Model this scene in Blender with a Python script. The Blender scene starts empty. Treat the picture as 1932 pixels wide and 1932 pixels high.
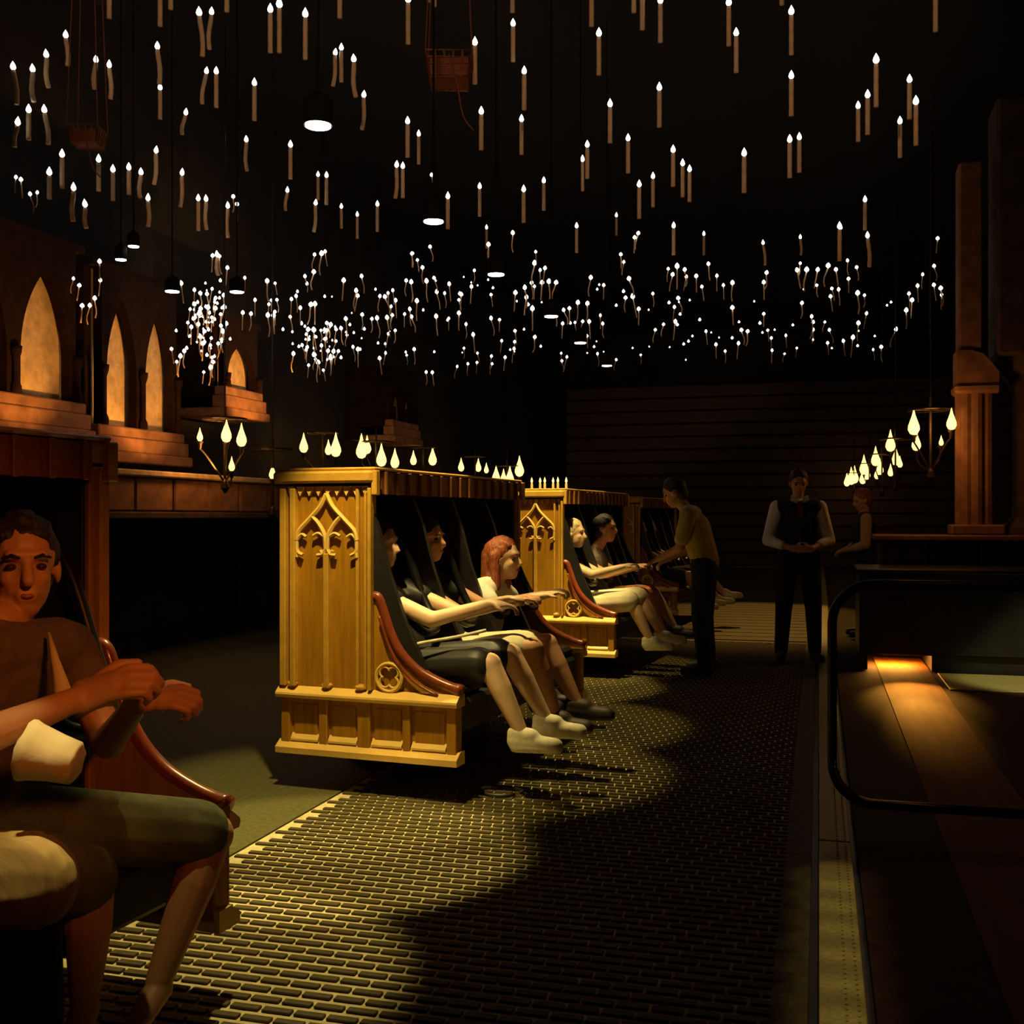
import bpy, bmesh, math, random
from mathutils import Vector, Matrix
V = Vector
R = math.radians
random.seed(7)
scene = bpy.context.scene
C = scene.collection

# ------------------------------------------------------------------ camera, world, light, exposure
H = 1.35                    # eye height
F = 2080.0                  # focal length in pixels of a 1932 px frame
TH = R(15.56)               # the lens looks left of the belt direction (+Y)
HOR = 975.0
cam = bpy.data.cameras.new('camera')
cam.sensor_width = 36.0
cam.lens = 36.0 * F / 1932.0
cam.shift_y = 9.0 / 1932.0
cam.clip_end = 200
camo = bpy.data.objects.new('camera', cam)
camo.location = (0, 0, H)
camo.rotation_euler = (R(90), 0, TH)
C.objects.link(camo)
scene.camera = camo

def inhall(px, py, d):
    """depth limited to what lies inside the hall"""
    p = at(px, py, 1.0)
    if p.x < 0:
        d = min(d, -5.75 / p.x)
    if p.z > H:
        d = min(d, (6.3 - H) / (p.z - H))
    return d

def at(px, py, d):
    """point of the hall seen at a pixel, d metres deep"""
    u = (px - 966.0) / F * d
    return V((u * math.cos(TH) - d * math.sin(TH), u * math.sin(TH) + d * math.cos(TH), H - (py - HOR) / F * d))

world = bpy.data.worlds.new('world')
scene.world = world
world.use_nodes = True
world.node_tree.nodes['Background'].inputs[0].default_value = (1.0, 0.45, 0.25, 1)
world.node_tree.nodes['Background'].inputs[1].default_value = 0.0022

vs = scene.view_settings
vs.view_transform = 'Standard'
vs.look = 'None'
vs.exposure = 0.0
vs.gamma = 1.0
vs.use_curve_mapping = False

def light(kind, name, loc, target, power, col, **kw):
    l = bpy.data.lights.new(name, kind)
    l.energy = power
    l.color = col
    for k, v in kw.items():
        setattr(l, k, v)
    o = bpy.data.objects.new(name, l)
    o.location = loc
    if target is not None:
        o.rotation_euler = (V(target) - V(loc)).to_track_quat('-Z', 'Y').to_euler()
    C.objects.link(o)
    return o

AMBER = (1.0, 0.42, 0.10)
YEL = (1.0, 0.75, 0.25)
RED = (1.0, 0.24, 0.06)
# added unseen spot behind the camera brightens the candle layer under the ceiling
light('SPOT', 'candle_wash', (1.5, -5.2, 2.55), V((1.5, -5.2, 2.55)) + V((-math.sin(TH), math.cos(TH), math.tan(R(13.5)))), 1500, (1.0, 0.60, 0.34),
      spot_size=R(33), spot_blend=.35, shadow_soft_size=.2)
# added red fill lamps, out of view, on the man and the benches
light('SPOT', 'red_fill', (0.7, 0.5, 2.7), (-1.75, 2.15, 1.12), 135, (1.0, .25, .03), spot_size=R(25), spot_blend=.9, shadow_soft_size=.15)
light('AREA', 'red_fill', (1.2, 4.0, 2.9), (-1.5, 6.5, .5), .9, RED, shape='DISK', size=.6)

# ------------------------------------------------------------------ materials
MATS = {}
def mat(name, col, rough=.6, metal=0, var=.25, scale=8, bump=0., stretch=(1, 1, 1), emit=None, estr=0, coat=0, spec=.5):
    if name in MATS:
        return MATS[name]
    m = bpy.data.materials.new(name)
    m.use_nodes = True
    nt = m.node_tree
    b = nt.nodes['Principled BSDF']
    b.inputs['Roughness'].default_value = rough
    b.inputs['Metallic'].default_value = metal
    b.inputs['Coat Weight'].default_value = coat
    b.inputs['Specular IOR Level'].default_value = spec
    tc = nt.nodes.new('ShaderNodeTexCoord')
    mp = nt.nodes.new('ShaderNodeMapping')
    mp.inputs['Scale'].default_value = stretch
    nz = nt.nodes.new('ShaderNodeTexNoise')
    nz.inputs['Scale'].default_value = scale
    nz.inputs['Detail'].default_value = 5
    cr = nt.nodes.new('ShaderNodeValToRGB')
    cr.color_ramp.elements[0].position = .3
    cr.color_ramp.elements[1].position = .72
    cr.color_ramp.elements[0].color = [c * (1 - var) for c in col] + [1]
    cr.color_ramp.elements[1].color = [min(1, c * (1 + var)) for c in col] + [1]
    nt.links.new(tc.outputs['Object'], mp.inputs[0])
    nt.links.new(mp.outputs[0], nz.inputs['Vector'])
    nt.links.new(nz.outputs[0], cr.inputs[0])
    nt.links.new(cr.outputs[0], b.inputs['Base Color'])
    if bump:
        bp = nt.nodes.new('ShaderNodeBump')
        bp.inputs['Strength'].default_value = bump
        bp.inputs['Distance'].default_value = .01
        nt.links.new(nz.outputs[0], bp.inputs['Height'])
        nt.links.new(bp.outputs[0], b.inputs['Normal'])
    if emit:
        b.inputs['Emission Color'].default_value = (*emit, 1)
        b.inputs['Emission Strength'].default_value = estr
        m.cycles.emission_sampling = 'NONE'
    MATS[name] = m
    return m

OAK = mat('golden_oak', (.36, .168, .010), .42, var=.22, scale=5, stretch=(9, 9, .7), bump=.08)
FASC = mat('red_brown_oak', (.20, .07, .015), .5, var=.25, scale=5, stretch=(9, 9, .7))
OAKD = mat('oak_trim', (.52, .29, .045), .34, var=.15, scale=6, stretch=(3, 3, 3))
MAHOG = mat('red_mahogany', (.22, .045, .016), .28, var=.25, scale=6, stretch=(6, 6, 1), coat=.3)
DARKW = mat('dark_walnut', (.07, .028, .012), .55, var=.3, scale=5, stretch=(8, 8, 1))
BLACK = mat('black_vinyl', (.012, .010, .011), .5, var=.3, scale=12)
BLACKM = mat('black_metal', (.02, .018, .018), .35, metal=.6, var=.2, scale=14)
STONE = mat('brown_stone', (.26, .115, .05), .85, var=.35, scale=7, bump=.5)
STONED = mat('dark_stone', (.075, .042, .026), .9, var=.4, scale=6, bump=.5)
STONEB = mat('sand_stone', (.66, .46, .22), .85, var=.25, scale=11, bump=.6)
WALLM = mat('dark_wall', (.010, .008, .006), .95, var=.4, scale=3, bump=.2)
CEILM = mat('black_ceiling', (.008, .007, .006), .95, var=.3, scale=2)
FLOORM = mat('olive_floor', (.085, .08, .022), .8, var=.3, scale=40, bump=.25)
FLOORR = mat('dark_brown_floor', (.034, .014, .007), .8, var=.35, scale=12, bump=.1, spec=.12)
BELTM = mat('belt_grid_metal', (.56, .48, .27), .8, metal=.0, var=.2, scale=30, spec=.15)
TREADM = mat('belt_tread_rubber', (.078, .064, .028), .65, var=.3, scale=20, spec=.15)
OAKL = mat('oak_highlight', (.74, .48, .12), .34, var=.12, scale=6)  # paler oak copy, puts highlights on carving and mouldings into the colour
STRIPM = mat('olive_edge_strip', (.30, .26, .10), .45, var=.25, scale=60, bump=.25)
WAX = mat('candle_wax', (.62, .42, .24), .6, var=.1, scale=10)
FLAME = mat('candle_flame', (.9, .85, .7), .5, var=0, emit=(1, .93, .82), estr=6)
TORCH = mat('lamp_flame', (.9, .6, .2), .5, var=0, emit=(1, .60, .15), estr=3.2)
LENS = mat('lamp_lens', (.9, .88, .8), .3, var=0, emit=(1, .96, .86), estr=9)
IRON = mat('wrought_iron', (.03, .02, .015), .45, metal=.7, var=.3, scale=20)
WICKER = mat('red_wicker', (.17, .045, .013), .8, var=.3, scale=20)
CHROME = mat('worn_chrome', (.28, .26, .24), .22, metal=1., var=.1, scale=10)
CANM = mat('matt_black', (.004, .004, .004), .9, var=.1, spec=.1)
SCREEN = mat('shaded_stone', (.016, .007, .004), .95, var=.4, scale=7, bump=.4, spec=.1)  # near-black stone colour stands in for shade around the lit niches
PAINT = mat('black_paint', (.014, .013, .013), .4, var=.2, scale=8)

SKIN = mat('skin', (.58, .30, .17), .5, var=.08, scale=14)
SKINP = mat('fair_skin', (.74, .48, .30), .5, var=.07, scale=14)
HAIRD = mat('dark_hair', (.018, .011, .008), .6, var=.4, scale=30, stretch=(4, 4, 1), bump=.6)
HAIRR = mat('auburn_hair', (.32, .085, .03), .5, var=.5, scale=26, stretch=(4, 4, 1), bump=.8)
HAIRB = mat('fair_hair', (.55, .42, .22), .5, var=.3, scale=30, stretch=(4, 4, 1), bump=.6)
EYEM = mat('eye', (.05, .03, .02), .15, var=0)
LIPM = mat('lips', (.42, .13, .09), .45, var=.1)
CREAM = mat('cream_cotton', (.80, .72, .50), .85, var=.08, scale=14, bump=.3)
WHITE = mat('white_cotton', (.80, .76, .66), .85, var=.06, scale=14, bump=.3)
GREYT = mat('grey_shirt', (.16, .11, .095), .9, var=.2, scale=30, bump=.3)
GREENS = mat('green_shorts', (.10, .115, .055), .9, var=.3, scale=18, bump=.4)
KHAKI = mat('khaki_cotton', (.58, .42, .20), .9, var=.15, scale=10, stretch=(1, 6, 1), bump=.5)
NAVY = mat('dark_vest_cloth', (.012, .012, .018), .85, var=.3, scale=18)
TROUS = mat('black_trousers', (.010, .009, .010), .9, var=.3, scale=14)
OLIVES = mat('olive_shirt', (.55, .42, .10), .85, var=.15, scale=10, bump=.3)
TANS = mat('tan_shirt', (.50, .32, .12), .85, var=.15, scale=10, bump=.3)
ROSE = mat('rust_print_shirt', (.50, .17, .07), .85, var=.7, scale=22)
SHOEL = mat('pale_trainer', (.72, .66, .48), .7, var=.2, scale=24)
SHOED = mat('dark_shoe', (.03, .02, .018), .6, var=.2, scale=10)

# ------------------------------------------------------------------ mesh helpers
def finish(name, bm, m, parent=None, smooth=False, loc=None, rotz=0):
    bmesh.ops.recalc_face_normals(bm, faces=bm.faces)
    me = bpy.data.meshes.new(name)
    bm.to_mesh(me)
    bm.free()
    for x in (m if isinstance(m, (list, tuple)) else [m]):
        me.materials.append(x)
    if smooth:
        me.polygons.foreach_set('use_smooth', [True] * len(me.polygons))
    o = bpy.data.objects.new(name, me)
    C.objects.link(o)
    if parent is not None:
        o.parent = parent
    if loc is not None:
        o.location = loc
    if rotz:
        o.rotation_euler = (0, 0, rotz)
    return o

def inst(src, parent=None, loc=None, name=None):
    o = src.copy()
    if name:
        o.name = name
    C.objects.link(o)
    o.parent = parent
    if loc is not None:
        o.location = loc
    return o

def tag(o, label, cat, group=None):
    o['label'] = label
    o['category'] = cat
    if group:
        o['group'] = group
    return o

def thing(name, label, cat, loc=(0, 0, 0), rotz=0, group=None):
    o = bpy.data.objects.new(name, None)
    o.empty_display_size = .1
    o.location = loc
    o.rotation_euler = (0, 0, rotz)
    C.objects.link(o)
    return tag(o, label, cat, group)

def struct(o):
    o['kind'] = 'structure'
    return o

def box(bm, x0, x1, y0, y1, z0, z1, bev=0.):
    before = set(bm.verts)
    r = bmesh.ops.create_cube(bm, size=1)
    vs_ = r['verts']
    bmesh.ops.transform(bm, matrix=Matrix.Translation(((x0 + x1) / 2, (y0 + y1) / 2, (z0 + z1) / 2)) @
                        Matrix.Diagonal((abs(x1 - x0), abs(y1 - y0), abs(z1 - z0), 1)), verts=vs_)
    if bev:
        es = list({e for v in vs_ for e in v.link_edges})
        bmesh.ops.bevel(bm, geom=es, offset=bev, segments=1, affect='EDGES')
    return [v for v in bm.verts if v not in before]

def boxo(name, m, parent, *a, bev=0., **kw):
    bm = bmesh.new()
    box(bm, *a, bev=bev)
    return finish(name, bm, m, parent, **kw)

def frame(d):
    d = d.normalized()
    a = V((0, 0, 1)) if abs(d.z) < .9 else V((1, 0, 0))
    s = d.cross(a).normalized()
    return s, s.cross(d).normalized()

def tube(bm, pts, r, seg=8, close=False):
    pts = [V(p) for p in pts]
    n = len(pts)
    rs = r if isinstance(r, (list, tuple)) else [r] * n
    rings = []
    s_prev = None
    for i, p in enumerate(pts):
        a = pts[(i - 1) % n] if (close or i > 0) else p
        b = pts[(i + 1) % n] if (close or i < n - 1) else p
        d = (b - a).normalized()
        if s_prev is None:
            s, t = frame(d)
        else:
            s = (s_prev - d * s_prev.dot(d)).normalized()
            t = s.cross(d).normalized()
        s_prev = s
        rings.append([bm.verts.new(p + (s * math.cos(2 * math.pi * k / seg) + t * math.sin(2 * math.pi * k / seg)) * rs[i]) for k in range(seg)])
    m = n if close else n - 1
    for i in range(m):
        A, B = rings[i], rings[(i + 1) % n]
        for k in range(seg):
            bm.faces.new((A[k], A[(k + 1) % seg], B[(k + 1) % seg], B[k]))
    if not close:
        bm.faces.new(rings[0][::-1])
        bm.faces.new(rings[-1])

def lathe(bm, prof, seg=16, c=(0, 0, 0)):
    c = V(c)
    rings = []
    for r, z in prof:
        rings.append([bm.verts.new(c + V((max(r, 1e-4) * math.cos(2 * math.pi * k / seg), max(r, 1e-4) * math.sin(2 * math.pi * k / seg), z))) for k in range(seg)])
    for A, B in zip(rings, rings[1:]):
        for k in range(seg):
            bm.faces.new((A[k], A[(k + 1) % seg], B[(k + 1) % seg], B[k]))
    bm.faces.new(rings[0][::-1])
    bm.faces.new(rings[-1])

def prism(bm, poly, mapf, d0, d1):
    A = [bm.verts.new(mapf(a, b, d0)) for a, b in poly]
    B = [bm.verts.new(mapf(a, b, d1)) for a, b in poly]
    n = len(poly)
    bm.faces.new(A)
    bm.faces.new(B[::-1])
    for i in range(n):
        bm.faces.new((A[i], B[i], B[(i + 1) % n], A[(i + 1) % n]))

def bez(pts, n=14):
    """Catmull-Rom through pts"""
    P = [V(p) for p in pts]
    P = [P[0] * 2 - P[1]] + P + [P[-1] * 2 - P[-2]]
    out = []
    for i in range(1, len(P) - 2):
        for k in range(n):
            t = k / n
            a, b, c, d = P[i - 1], P[i], P[i + 1], P[i + 2]
            out.append(.5 * ((2 * b) + (c - a) * t + (2 * a - 5 * b + 4 * c - d) * t * t + (3 * b - a - 3 * c + d) * t ** 3))
    out.append(P[-2])
    return out

# ------------------------------------------------------------------ structure
# floor
BX0, BX1 = -2.26, -0.03
struct(boxo('floor', FLOORM, None, -9, BX0 - .004, -3, 32, -.1, 0))
struct(boxo('floor', FLOORR, None, .15, 6, -3, 32, -.1, 0))
struct(boxo('ceiling', CEILM, None, -9, 6, -14, 32, 6.6, 6.75))
struct(boxo('wall_left', WALLM, None, -7.4, -7.1, -3, 32, 0, 6.6))
wb = struct(boxo('wall_back', WALLM, None, -7.1, 6, 31, 31.3, 0, 6.6))
struct(boxo('wall_right', WALLM, None, 5.7, 6, 11.6, 31, 0, 6.6))
# boards on the far wall
bm = bmesh.new(); box(bm, -7.0, 5.6, 30.93, 31.0, .01, .335, bev=.012)
b0 = finish('board', bm, DARKW, wb)
for k in range(1, 14):
    inst(b0, wb, (0, -.012 * (k % 2), k * .36))

# moving belt with raised treads
belt = thing('conveyor_belt', 'wide olive conveyor belt floor with rows of dark offset treads', 'conveyor belt', (0, 0, 0))
boxo('belt_border', TREADM, belt, BX1 - .10, BX1, -1, 31, -.006, .0012)
boxo('belt_bed', BELTM, belt, BX0, BX1, -1, 31, -.1, -.006)
bm = bmesh.new(); box(bm, -.043, .043, -.0135, .0135, -.006, .002, bev=.002)
tr0 = finish('tread', bm, TREADM, belt)
PX, PY = .0965, .0575
cells = []
rows = int((12.2 - 1.7) / PY)
for j in range(rows):
    y = 1.7 + j * PY
    n = int((BX1 - BX0 - .1) / PX) + 2
    for i in range(n):
        x = BX0 + .06 + i * PX + (j % 3) * PX / 3
        if x > BX1 - .05:
            continue
        cells.append((x, y))
def shown(c):
    x, y = c
    dep = -x * math.sin(TH) + y * math.cos(TH)
    u = x * math.cos(TH) + y * math.sin(TH)
    px = 966 + F * u / dep
    py = HOR + H * F / dep
    ok = 300 < px < 1100 and py < 1945 and x < -1.0
    return (0 if ok else 1, dep)
cells.sort(key=shown)
tr0.location = (*cells[0], 0)
for c in cells[1:300]:
    inst(tr0, belt, (*c, 0))
bm = bmesh.new()
for x, y in cells[300:]:
    vsn = [bm.verts.new((x + a * .043, y + b * .0135, z)) for z in (-.006, .002) for a, b in ((-1, -1), (1, -1), (1, 1), (-1, 1))]
    bm.faces.new(vsn[4:])
    for k in range(4):
        bm.faces.new((vsn[k], vsn[(k + 1) % 4], vsn[4 + (k + 1) % 4], vsn[4 + k]))
tf = finish('tread_field', bm, TREADM, belt)
tf['kind'] = 'stuff'
# pallets beyond the reach of single treads
bm = bmesh.new(); box(bm, BX0 + .02, BX1 - .02, 0, .36, -.006, .003, bev=.003)
pl0 = finish('belt_pallet', bm, TREADM, belt, loc=(0, 12.3, 0))
for k in range(1, 44):
    inst(pl0, belt, (0, 12.3 + .4 * k, 0))

# edge strip beside the belt
strip = thing('edge_strip', 'narrow olive kick strip running along the conveyor belt edge', 'floor strip', (0, 0, 0))
y = -1.0
lens_ = [3.72, 2.0, 3.0, 4.0, 4.0, 5.0, 5.0, 5.0]
for L_ in lens_:
    boxo('strip_plate', STRIPM, strip, .0, .125, y + .012, y + L_, -.1, .012, bev=.003)
    y += L_ + .01
bm = bmesh.new()
for k in range(150):
    yy = 1.9 + k * .035
    for xx in (.072, .104):
        lathe(bm, [(.0045, .011), (.0042, .0145), (.001, .0158)], 5, (xx, yy, 0))
st = finish('stud_rows', bm, STRIPM, strip)
st['kind'] = 'stuff'
boxo('belt_lip', BLACKM, strip, -.028, -.004, -1, 31, -.1, .004)
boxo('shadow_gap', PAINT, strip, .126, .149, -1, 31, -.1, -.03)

# ------------------------------------------------------------------ stone balcony and lancet bays on the left
def lancet_curve(w, zs, zt, n=10):
    """right half of a pointed arch, from springing up to the apex"""
    h = zt - zs
    a = w / 2
    r = (a * a + h * h) / (2 * a)
    out = []
    tmax = math.asin(min(1, h / r))
    for k in range(n + 1):
        t = tmax * k / n
        out.append((a - r + r * math.cos(t), zs + r * math.sin(t)))
    out[-1] = (0., zt)
    return out

def lancet_bay(yc, n, w, z0, zs, zt, x=-6.35, pw=.10, label='', power=14, hole=False):
    """pier wall with n pointed niches; faces +X"""
    W = n * w + (n + 1) * pw
    t = thing('lancet_bay', label, 'stone arch', (x, yc, 0))
    top = zt + .25
    mp = lambda a, b, d: V((d, a, b))
    bm = bmesh.new()
    for k in range(n):
        c = -W / 2 + pw + w / 2 + k * (w + pw)
        for s in (-1, 1):
            cv = lancet_curve(w, zs, zt)
            poly = [(c + s * (w / 2 + pw / 2), z0)] + [(c + s * w / 2, z0)] + [(c + s * a, b) for a, b in cv] + [(c, top), (c + s * (w / 2 + pw / 2), top)]
            prism(bm, poly, mp, -.09, 0)
    finish('arch_screen', bm, SCREEN, t)
    bm = bmesh.new()
    box(bm, -.73, -.14, -W / 2 + .02, W / 2 - .02, z0 - .3, top)
    finish('niche_back', bm, STONEB, t)
    for s in (-1, 1):
        boxo('pier', SCREEN, t, -.73, -.09, s * W / 2 - .05, s * W / 2 + .05, z0 - .3, top, bev=.01)
    boxo('pier_head', SCREEN, t, -.73, -.0, -W / 2 - .05, W / 2 + .05, top, top + .06)
    # flared sill in three steps
    for k, (e, hh) in enumerate(((.02, .10), (.05, .14), (.08, .10))):
        zz = z0 - sum((.10, .14, .10)[:k + 1])
        boxo('sill_course', STONE, t, -.50, .02 + e, -W / 2 - e, W / 2 + e, zz, zz + hh, bev=.012)
    for k in range(n + 1):
        c = -W / 2 + pw / 2 + k * (w + pw)
        bm = bmesh.new()
        lathe(bm, [(.045, z0), (.045, z0 + .06), (.028, z0 + .1), (.028, zs - .06), (.045, zs), (.05, zs + .05)], 10, (.02, c, 0))
        finish('mullion_shaft', bm, SCREEN, t, smooth=True)
    if power:
        light('SPOT', 'bay_uplight', V((x + 1.0, yc - .2, z0 - .42)), V((x - .1, yc, (z0 + zt) / 2)), power, (1.0, .44, .09), spot_size=R(75), spot_blend=.6, shadow_soft_size=.03)
    return t

lancet_bay(7.60, 2, .62, 2.36, 2.7, 3.46, label='stone arch bay with a wide amber lit niche', power=80, pw=.16)
lancet_bay(9.36, 2, .46, 2.20, 2.7, 3.40, label='narrow stone bay of twin amber lancets split by a dark shaft', power=95, pw=.15)
lancet_bay(11.3, 1, .62, 2.80, 2.9, 3.30, label='short stone bay with one squat amber niche farther along the balcony', power=90)
lancet_bay(16.4, 2, .40, 2.85, 3.0, 3.38, label='dim stone bay behind the rear row of lamp flames', power=2)

# balcony: slab face of separate carved blocks with a bright coping
bal = thing('stone_balcony', 'long low stone balcony with carved block face below the lancets', 'balcony', (-5.75, 0, 0))
boxo('balcony_slab', STONED, bal, -1.34, -.07, 4.0, 30, 1.37, 1.70)
bm = bmesh.new(); box(bm, -.07, .0, .012, .588, 1.40, 1.70, bev=.014)
blk = finish('face_block', bm, STONE, bal, loc=(0, 4.2, 0))
for k in range(1, 42):
    inst(blk, bal, (random.uniform(-.008, .008), 4.2 + .6 * k, 0))
boxo('coping', STONEB, bal, -.2, .06, 4.1, 29.8, 1.705, 1.76, bev=.012)
boxo('lower_moulding', STONED, bal, -.1, .04, 4.1, 29.8, 1.33, 1.395, bev=.012)
# dark arcade wall underneath
ar = struct(boxo('wall_left', WALLM, None, -6.9, -6.5, 3.0, 30, 0, 1.31))
for k in range(10):
    boxo('panel', WALLM, ar, -6.5, -6.46, 4.2 + k * 2.4, 6.3 + k * 2.4, .2, 1.15, bev=.02)

# ------------------------------------------------------------------ low stone wall and columns on the right
lw = thing('stone_parapet', 'low dark stone block wall with a pale coping under the columns', 'parapet', (0, 11.3, 0))
boxo('wall_core', STONED, lw, .58, 5.0, .06, .5, 0, 1.12)
for r_ in range(5):
    xx = .58 - (.22 if r_ % 2 else 0)
    while xx < 5.0:
        a, b = max(.58, xx), min(5.0, xx + .44)
        if b - a > .06:
            boxo('stone_block', STONED, lw, a + .006, b - .006, random.uniform(-.012, .0), .06, .004 + r_ * .223, .219 + r_ * .223, bev=.01)
        xx += .44
boxo('coping', STONE, lw, .52, 5.0, -.07, .56, 1.12, 1.175, bev=.012)

def shaft_col(x, y, z0, label, wide, power=None):
    t = thing('stone_column', label, 'column', (x, y, z0))
    if wide:
        boxo('plinth', STONE, t, -.24, .24, -.2, .2, 0, .10, bev=.015)
        bm = bmesh.new()
        for k in range(5):
            a = R(180 + 45 * k)
            tube(bm, [V((.13 * math.cos(a), .1 * math.sin(a), .1)), V((.13 * math.cos(a), .1 * math.sin(a), 1.36))], .062, 10)
        box(bm, -.15, .15, -.1, .12, .1, 1.36)
        finish('clustered_shaft', bm, STONE, t, smooth=False)
        boxo('capital', STONE, t, -.21, .21, -.19, .19, 1.36, 1.46, bev=.03)
        bm = bmesh.new()
        prism(bm, [(-.19, 1.46), (.19, 1.46), (.19, 1.56), (.12, 1.66), (.05, 1.74), (-.06, 1.78), (-.19, 1.78)], lambda a, b, d: V((a, d, b)), -.16, .16)
        finish('sloped_shoulder', bm, STONE, t)
        boxo('upper_pier', STONE, t, -.17, .05, -.14, .14, 1.78, 3.6, bev=.02)
    else:
        bm = bmesh.new()
        lathe(bm, [(.26, 0), (.26, .06), (.20, .14), (.165, .18), (.155, 1.34), (.17, 1.36), (.17, 1.40), (.22, 1.50), (.29, 1.60), (.29, 1.72)], 20)
        finish('round_shaft', bm, STONED, t, smooth=False)
        boxo('impost', STONED, t, -.34, .34, -.3, .3, 1.72, 4.2, bev=.03)
    return t
shaft_col(1.47, 11.55, 1.175, 'reddish clustered stone column with a sloped shoulder beside the lamp flames', True)
shaft_col(1.98, 11.7, 1.175, 'dark round stone column with a flared capital on the parapet', False)
shaft_col(2.62, 11.75, 1.175, 'second reddish clustered column at the far side of the round column', True)

# ------------------------------------------------------------------ ride benches
LB = 2.05
def make_bench(loc, rotz, label, seats=4):
    t = thing('ride_bench', label, 'ride vehicle', loc, rotz)
    for side, y0 in ((0, 0.), (1, LB)):
        sg = 1 if side == 0 else -1          # outward is -sg*y
        yy = lambda d: y0 + sg * d           # d>0 goes inward, d<0 stands proud
        def bx(name, m, x0, x1, d0, d1, z0, z1, bev=.004, parent=t):
            a, b = sorted((yy(d0), yy(d1)))
            return boxo(name, m, parent, x0, x1, a, b, z0, z1, bev=bev)
        pan = bx('side_panel', OAK, .03, .505, 0, .05, .50, 1.50)
        # vertical ribs
        for x0, x1, d in ((.0, .035, .028), (.062, .092, .034), (.250, .280, .032), (.425, .443, .022), (.468, .482, .018), (.492, .512, .03)):
            bx('rib', OAKD, x0, x1, -d, .01, .51, 1.17 if .2 < x0 < .3 else 1.49, parent=pan)
        # gothic tracery
        bm = bmesh.new()
        cx = .265
        dd = yy(-.020)
        def g(pts, r=.0115):
            for s in (-1, 1):
                tube(bm, bez([V((cx + s * a, dd, b)) for a, b in pts], 6), r, 6)
        g([(0, 1.462), (.035, 1.40), (.10, 1.335), (.155, 1.28), (.168, 1.235)], .012)
        g([(.082, 1.352), (.045, 1.315), (.012, 1.26), (.004, 1.19)])
        g([(.012, 1.25), (.045, 1.268), (.075, 1.255)], .009)
        g([(.168, 1.235), (.14, 1.262), (.115, 1.25)], .009)
        g([(.004, 1.19), (.022, 1.165), (.052, 1.160)], .011)
        g([(.022, 1.165), (.035, 1.185)], .009)
        g([(.168, 1.235), (.165, 1.18), (.135, 1.160)], .010)
        g([(.165, 1.18), (.168, 1.15)], .009)
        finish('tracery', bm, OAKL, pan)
        # cusped fringe under the cornice
        bm = bmesh.new()
        for k in range(9):
            x = .06 + k * .052
            a, b = yy(-.016), yy(.01)
            prism(bm, [(x - .02, 1.50), (x + .02, 1.50), (x + .012, 1.475), (x, 1.452), (x - .012, 1.475)], lambda p, q, d: V((p, d, q)), a, b)
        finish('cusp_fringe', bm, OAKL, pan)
        # base with recessed panels
        sills = []
        base = bx('base_side', OAK, .0, .955, .012, .06, .20, .48)
        for x0, x1 in ((0, .05), (.215, .262), (.43, .50), (.675, .715), (.905, .955)):
            bx('stile', OAK, x0, x1, -.012, .02, .225, .455, parent=base)
        for x0, x1 in ((.055, .21), (.267, .425), (.505, .67), (.72, .90)):
            sills.append((x0, x1))
            bx('base_panel', OAK, x0 + .01, x1 - .01, .006, .02, .262, .42, parent=base)
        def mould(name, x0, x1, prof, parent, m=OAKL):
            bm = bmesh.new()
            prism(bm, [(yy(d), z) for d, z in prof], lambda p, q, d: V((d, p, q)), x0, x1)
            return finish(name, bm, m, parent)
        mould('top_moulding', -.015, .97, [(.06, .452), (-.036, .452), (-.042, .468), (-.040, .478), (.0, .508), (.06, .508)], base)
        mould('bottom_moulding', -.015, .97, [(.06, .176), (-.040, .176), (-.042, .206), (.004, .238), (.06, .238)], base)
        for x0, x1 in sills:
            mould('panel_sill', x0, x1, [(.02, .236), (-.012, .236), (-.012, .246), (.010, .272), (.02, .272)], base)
        # little blocks on the moulding under the ribs
        for x0 in (.04, .235, .42):
            bx('rib_foot', OAKD, x0, x0 + .055, -.03, .01, .505, .535, bev=.012, parent=pan)
        # arm: side board and mahogany rail
        path = [(.50, .965), (.535, .955), (.560, .90), (.60, .79), (.66, .69), (.75, .61), (.86, .558), (.97, .525)]
        P3 = bez([V((a, 0, b)) for a, b in path], 6)
        poly = [(.50, .49)] + [(p.x, p.z) for p in P3] + [(.97, .49)]
        bm = bmesh.new()
        prism(bm, poly, lambda p, q, d: V((p, d, q)), yy(.01), yy(.045))
        ab = finish('arm_board', bm, OAK, t)
        bm = bmesh.new()
        tube(bm, [V((p.x, yy(.02), p.z)) for p in P3], [.026] * (len(P3) - 3) + [.027, .030, .032], 10)
        tube(bm, [V((p.x - .012 * 0, yy(-.012), p.z - .055)) for p in P3[10:-6]], .008, 6)
        finish('arm_rail', bm, MAHOG, t, smooth=True)
        # quatrefoil
        bm = bmesh.new()
        qx, qz, qd = .60, .575, yy(-.004)
        ring = lambda r, ox=0, oz=0, n=20: [V((qx + ox + r * math.cos(2 * math.pi * k / n), qd, qz + oz + r * math.sin(2 * math.pi * k / n))) for k in range(n)]
        tube(bm, ring(.068), .010, 6, close=True)
        for a in (45, 135, 225, 315):
            ax, az = .032 * math.cos(R(a)), .032 * math.sin(R(a))
            pts = [V((qx + ax + .027 * math.cos(R(a - 110 + k * 22)), qd, qz + az + .027 * math.sin(R(a - 110 + k * 22)))) for k in range(11)]
            tube(bm, pts, .006, 6)
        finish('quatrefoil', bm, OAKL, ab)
    # canopy
    can = boxo('canopy', OAK, t, .0, .50, .06, LB - .06, 1.47, 1.55)
    for y0, y1 in ((-.045, .06), (LB - .06, LB + .045)):
        boxo('cornice', OAKD, can, -.03, .525, y0, y1, 1.515, 1.575, bev=.012)
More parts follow.
